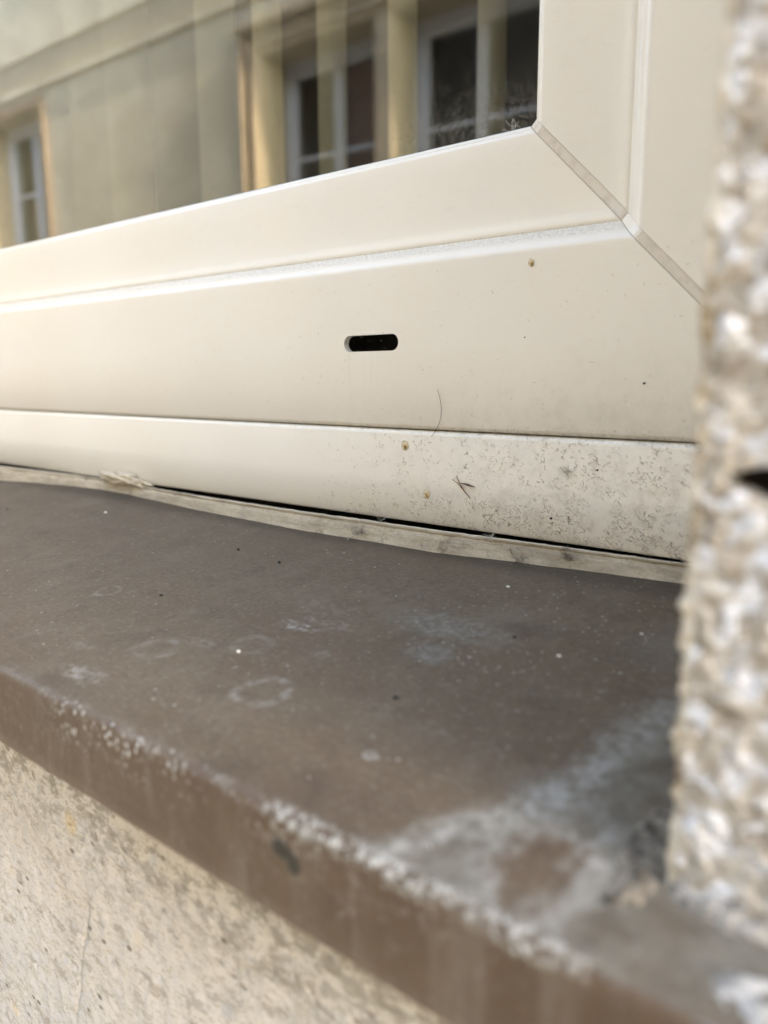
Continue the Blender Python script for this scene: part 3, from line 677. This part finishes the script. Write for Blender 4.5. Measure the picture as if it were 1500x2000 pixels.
def tuft(cx, cy, cz, r, n, mat, label, name='lint_tuft', thick=.00006, up=.3):
    V, F = [], []
    for i in range(n):
        a = random.uniform(0, 6.28); b = random.gauss(0, .5)
        s = Vector((cx + random.gauss(0, r * .35), cy + random.gauss(0, .0003), cz + random.gauss(0, r * .25)))
        pts = [s]
        d = Vector((math.cos(a), -.15 * random.random(), math.sin(a) * .8 + up)).normalized()
        for j in range(5):
            d = (d + Vector((random.gauss(0, .35), random.gauss(0, .12), random.gauss(0, .35)))).normalized(); pts.append(pts[-1] + d * r * .33)
        v, f = tube(pts, thick * random.uniform(.6, 1.3), 3); k = len(V); V += v; F += [tuple(q + k for q in w) for w in f]
    o = mesh(name, V, F, mat, None, loc=(cx, cy, cz)); return tag(o, label, 'lint', group='lint tufts on the sealing strip')
fb = M['fibre']
tuft(-.2005, -.0116, -.0620, .0032, 34, fb, 'dark lint tuft on the middle of the sealing strip')
tuft(-.1290, -.0084, -.0635, .0030, 34, fb, 'grey lint tuft low on the strip, between the dark strand and the middle tuft', up=.15)
tuft(-.1115, -.0056, -.0610, .0024, 40, fb, 'dark upright strand of lint near the right end of the strip', up=1.2)
tuft(-.1900, -.0108, -.0567, .0030, 12, M['fibre_light'], 'pale cobweb wisp across the gap right of the middle tuft', thick=.00004, up=.4)
tuft(-.1400, -.0093, -.0562, .0016, 14, M['fibre_light'], 'small pale fluff in the dark gap above the strip', thick=.00005)
tuft(-.1475, .0125, .0848, .0022, 14, M['fibre_light'], 'tiny pale fluff in the lower right corner of the pane', thick=.00008).__setitem__('group', 'lint on the pane')
for (x, z, s, lab) in ((-.0911, -.0028, .00045, 'black speck high on the frame rail near the pier'), (-.1156, -.0321, .0012, 'round grey smudge of dust on the grimy profile'), (-.1215, -.0491, .0005, 'black oval speck low on the grimy profile'), (-.1052, -.0311, .0004, 'dark elongated speck right of the round smudge'), (-.1335, .0127, .0003, 'dark speck on the frame rail right of the slot')):
    if s > .001:
        tuft(x, -.0003, z, s * 1.4, 30, fb, lab, up=0, thick=.00004)['group'] = 'dust on the profile'
    else:
        V, F = blobmesh((x, -.0001, z), (s, s * .5, s * .8), x * 300, .4, 1.5, 2); o = mesh('soot_speck', V, F, M['black_grit'], None, smooth=True, loc=(x, 0, z)); tag(o, lab, 'speck', group='black specks on the frame')
# grit on the sill: larger single grains
G = [(-.3495, -.034, .0010, 1, 'pale grain on the sill below the sealant lump'), (-.235, -.045, .0007, 0, 'black grain in the middle of the sill'), (-.207, -.049, .0007, 0, 'dark grain with a pale fleck right of the middle black grain'),
     (-.216, -.0945, .0007, 0, 'black grain right of the leftmost water ring'), (-.157, -.111, .0007, 1, 'white grain left of the large water ring'), (-.0985, -.0645, .0006, 0, 'black grain in front of the grey patch'),
     (-.1045, -.1085, .0008, 0, 'dark oval grain right of the large water ring'), (-.41, -.055, .0007, 0, 'black grain near the left edge of the sill'), (-.12, -.031, .0007, 1, 'pale flake just in front of the lint tuft'),
     (-.083, -.069, .0006, 1, 'pale grain close to the pier'), (-.071, -.0455, .0005, 1, 'pale grain on the sill near the right end of the strip')]
for (x, y, r, w, lab) in G:
    V, F = blobmesh((x, y, sz(y) + r * .35), (r, r * .8, r * .6), x * 77, .5, 1.3, 2); o = mesh('grit_grain', V, F, M['white_grit' if w else 'black_grit'], None, loc=(x, y, sz(y))); tag(o, lab, 'grit grain', group='grit grains on the sill')
def finegrit(name, n, mat, label, rmin, rmax, seed):
    random.seed(seed); V, F = [], []
    ico = [(0, 0, 1), (.9, 0, -.3), (-.45, .78, -.3), (-.45, -.78, -.3), (.4, .5, .5)]; tf = [(0, 1, 4), (0, 4, 2), (0, 2, 3), (0, 3, 1), (1, 2, 4), (1, 3, 2)]
    for i in range(n):
        x = -.60 + .565 * random.random() ** .8; y = random.uniform(-.150, -.012); r = random.uniform(rmin, rmax) * (1.6 if random.random() < .06 else 1)
        a = random.uniform(0, 6.28); k = len(V); sx, sy = random.uniform(.5, 1.4), random.uniform(.5, 1.2)
        for p in ico: V.append((x + r * sx * (p[0] * math.cos(a) - p[1] * math.sin(a)), y + r * sy * (p[0] * math.sin(a) + p[1] * math.cos(a)), sz(y) + r * .5 * (p[2] + .3)))
        F += [tuple(q + k for q in t) for t in tf]
    o = mesh(name, V, F, mat, None, loc=(-.3, -.08, -.072)); tag(o, label, 'grit', kind='stuff')
finegrit('pale_dust_grains', 520, M['white_grit'], 'fine pale dust grains scattered over the sill', .00008, .00028, 3)
finegrit('dark_dust_grains', 420, M['black_grit'], 'fine dark dust grains scattered over the sill', .00007, .00022, 5)
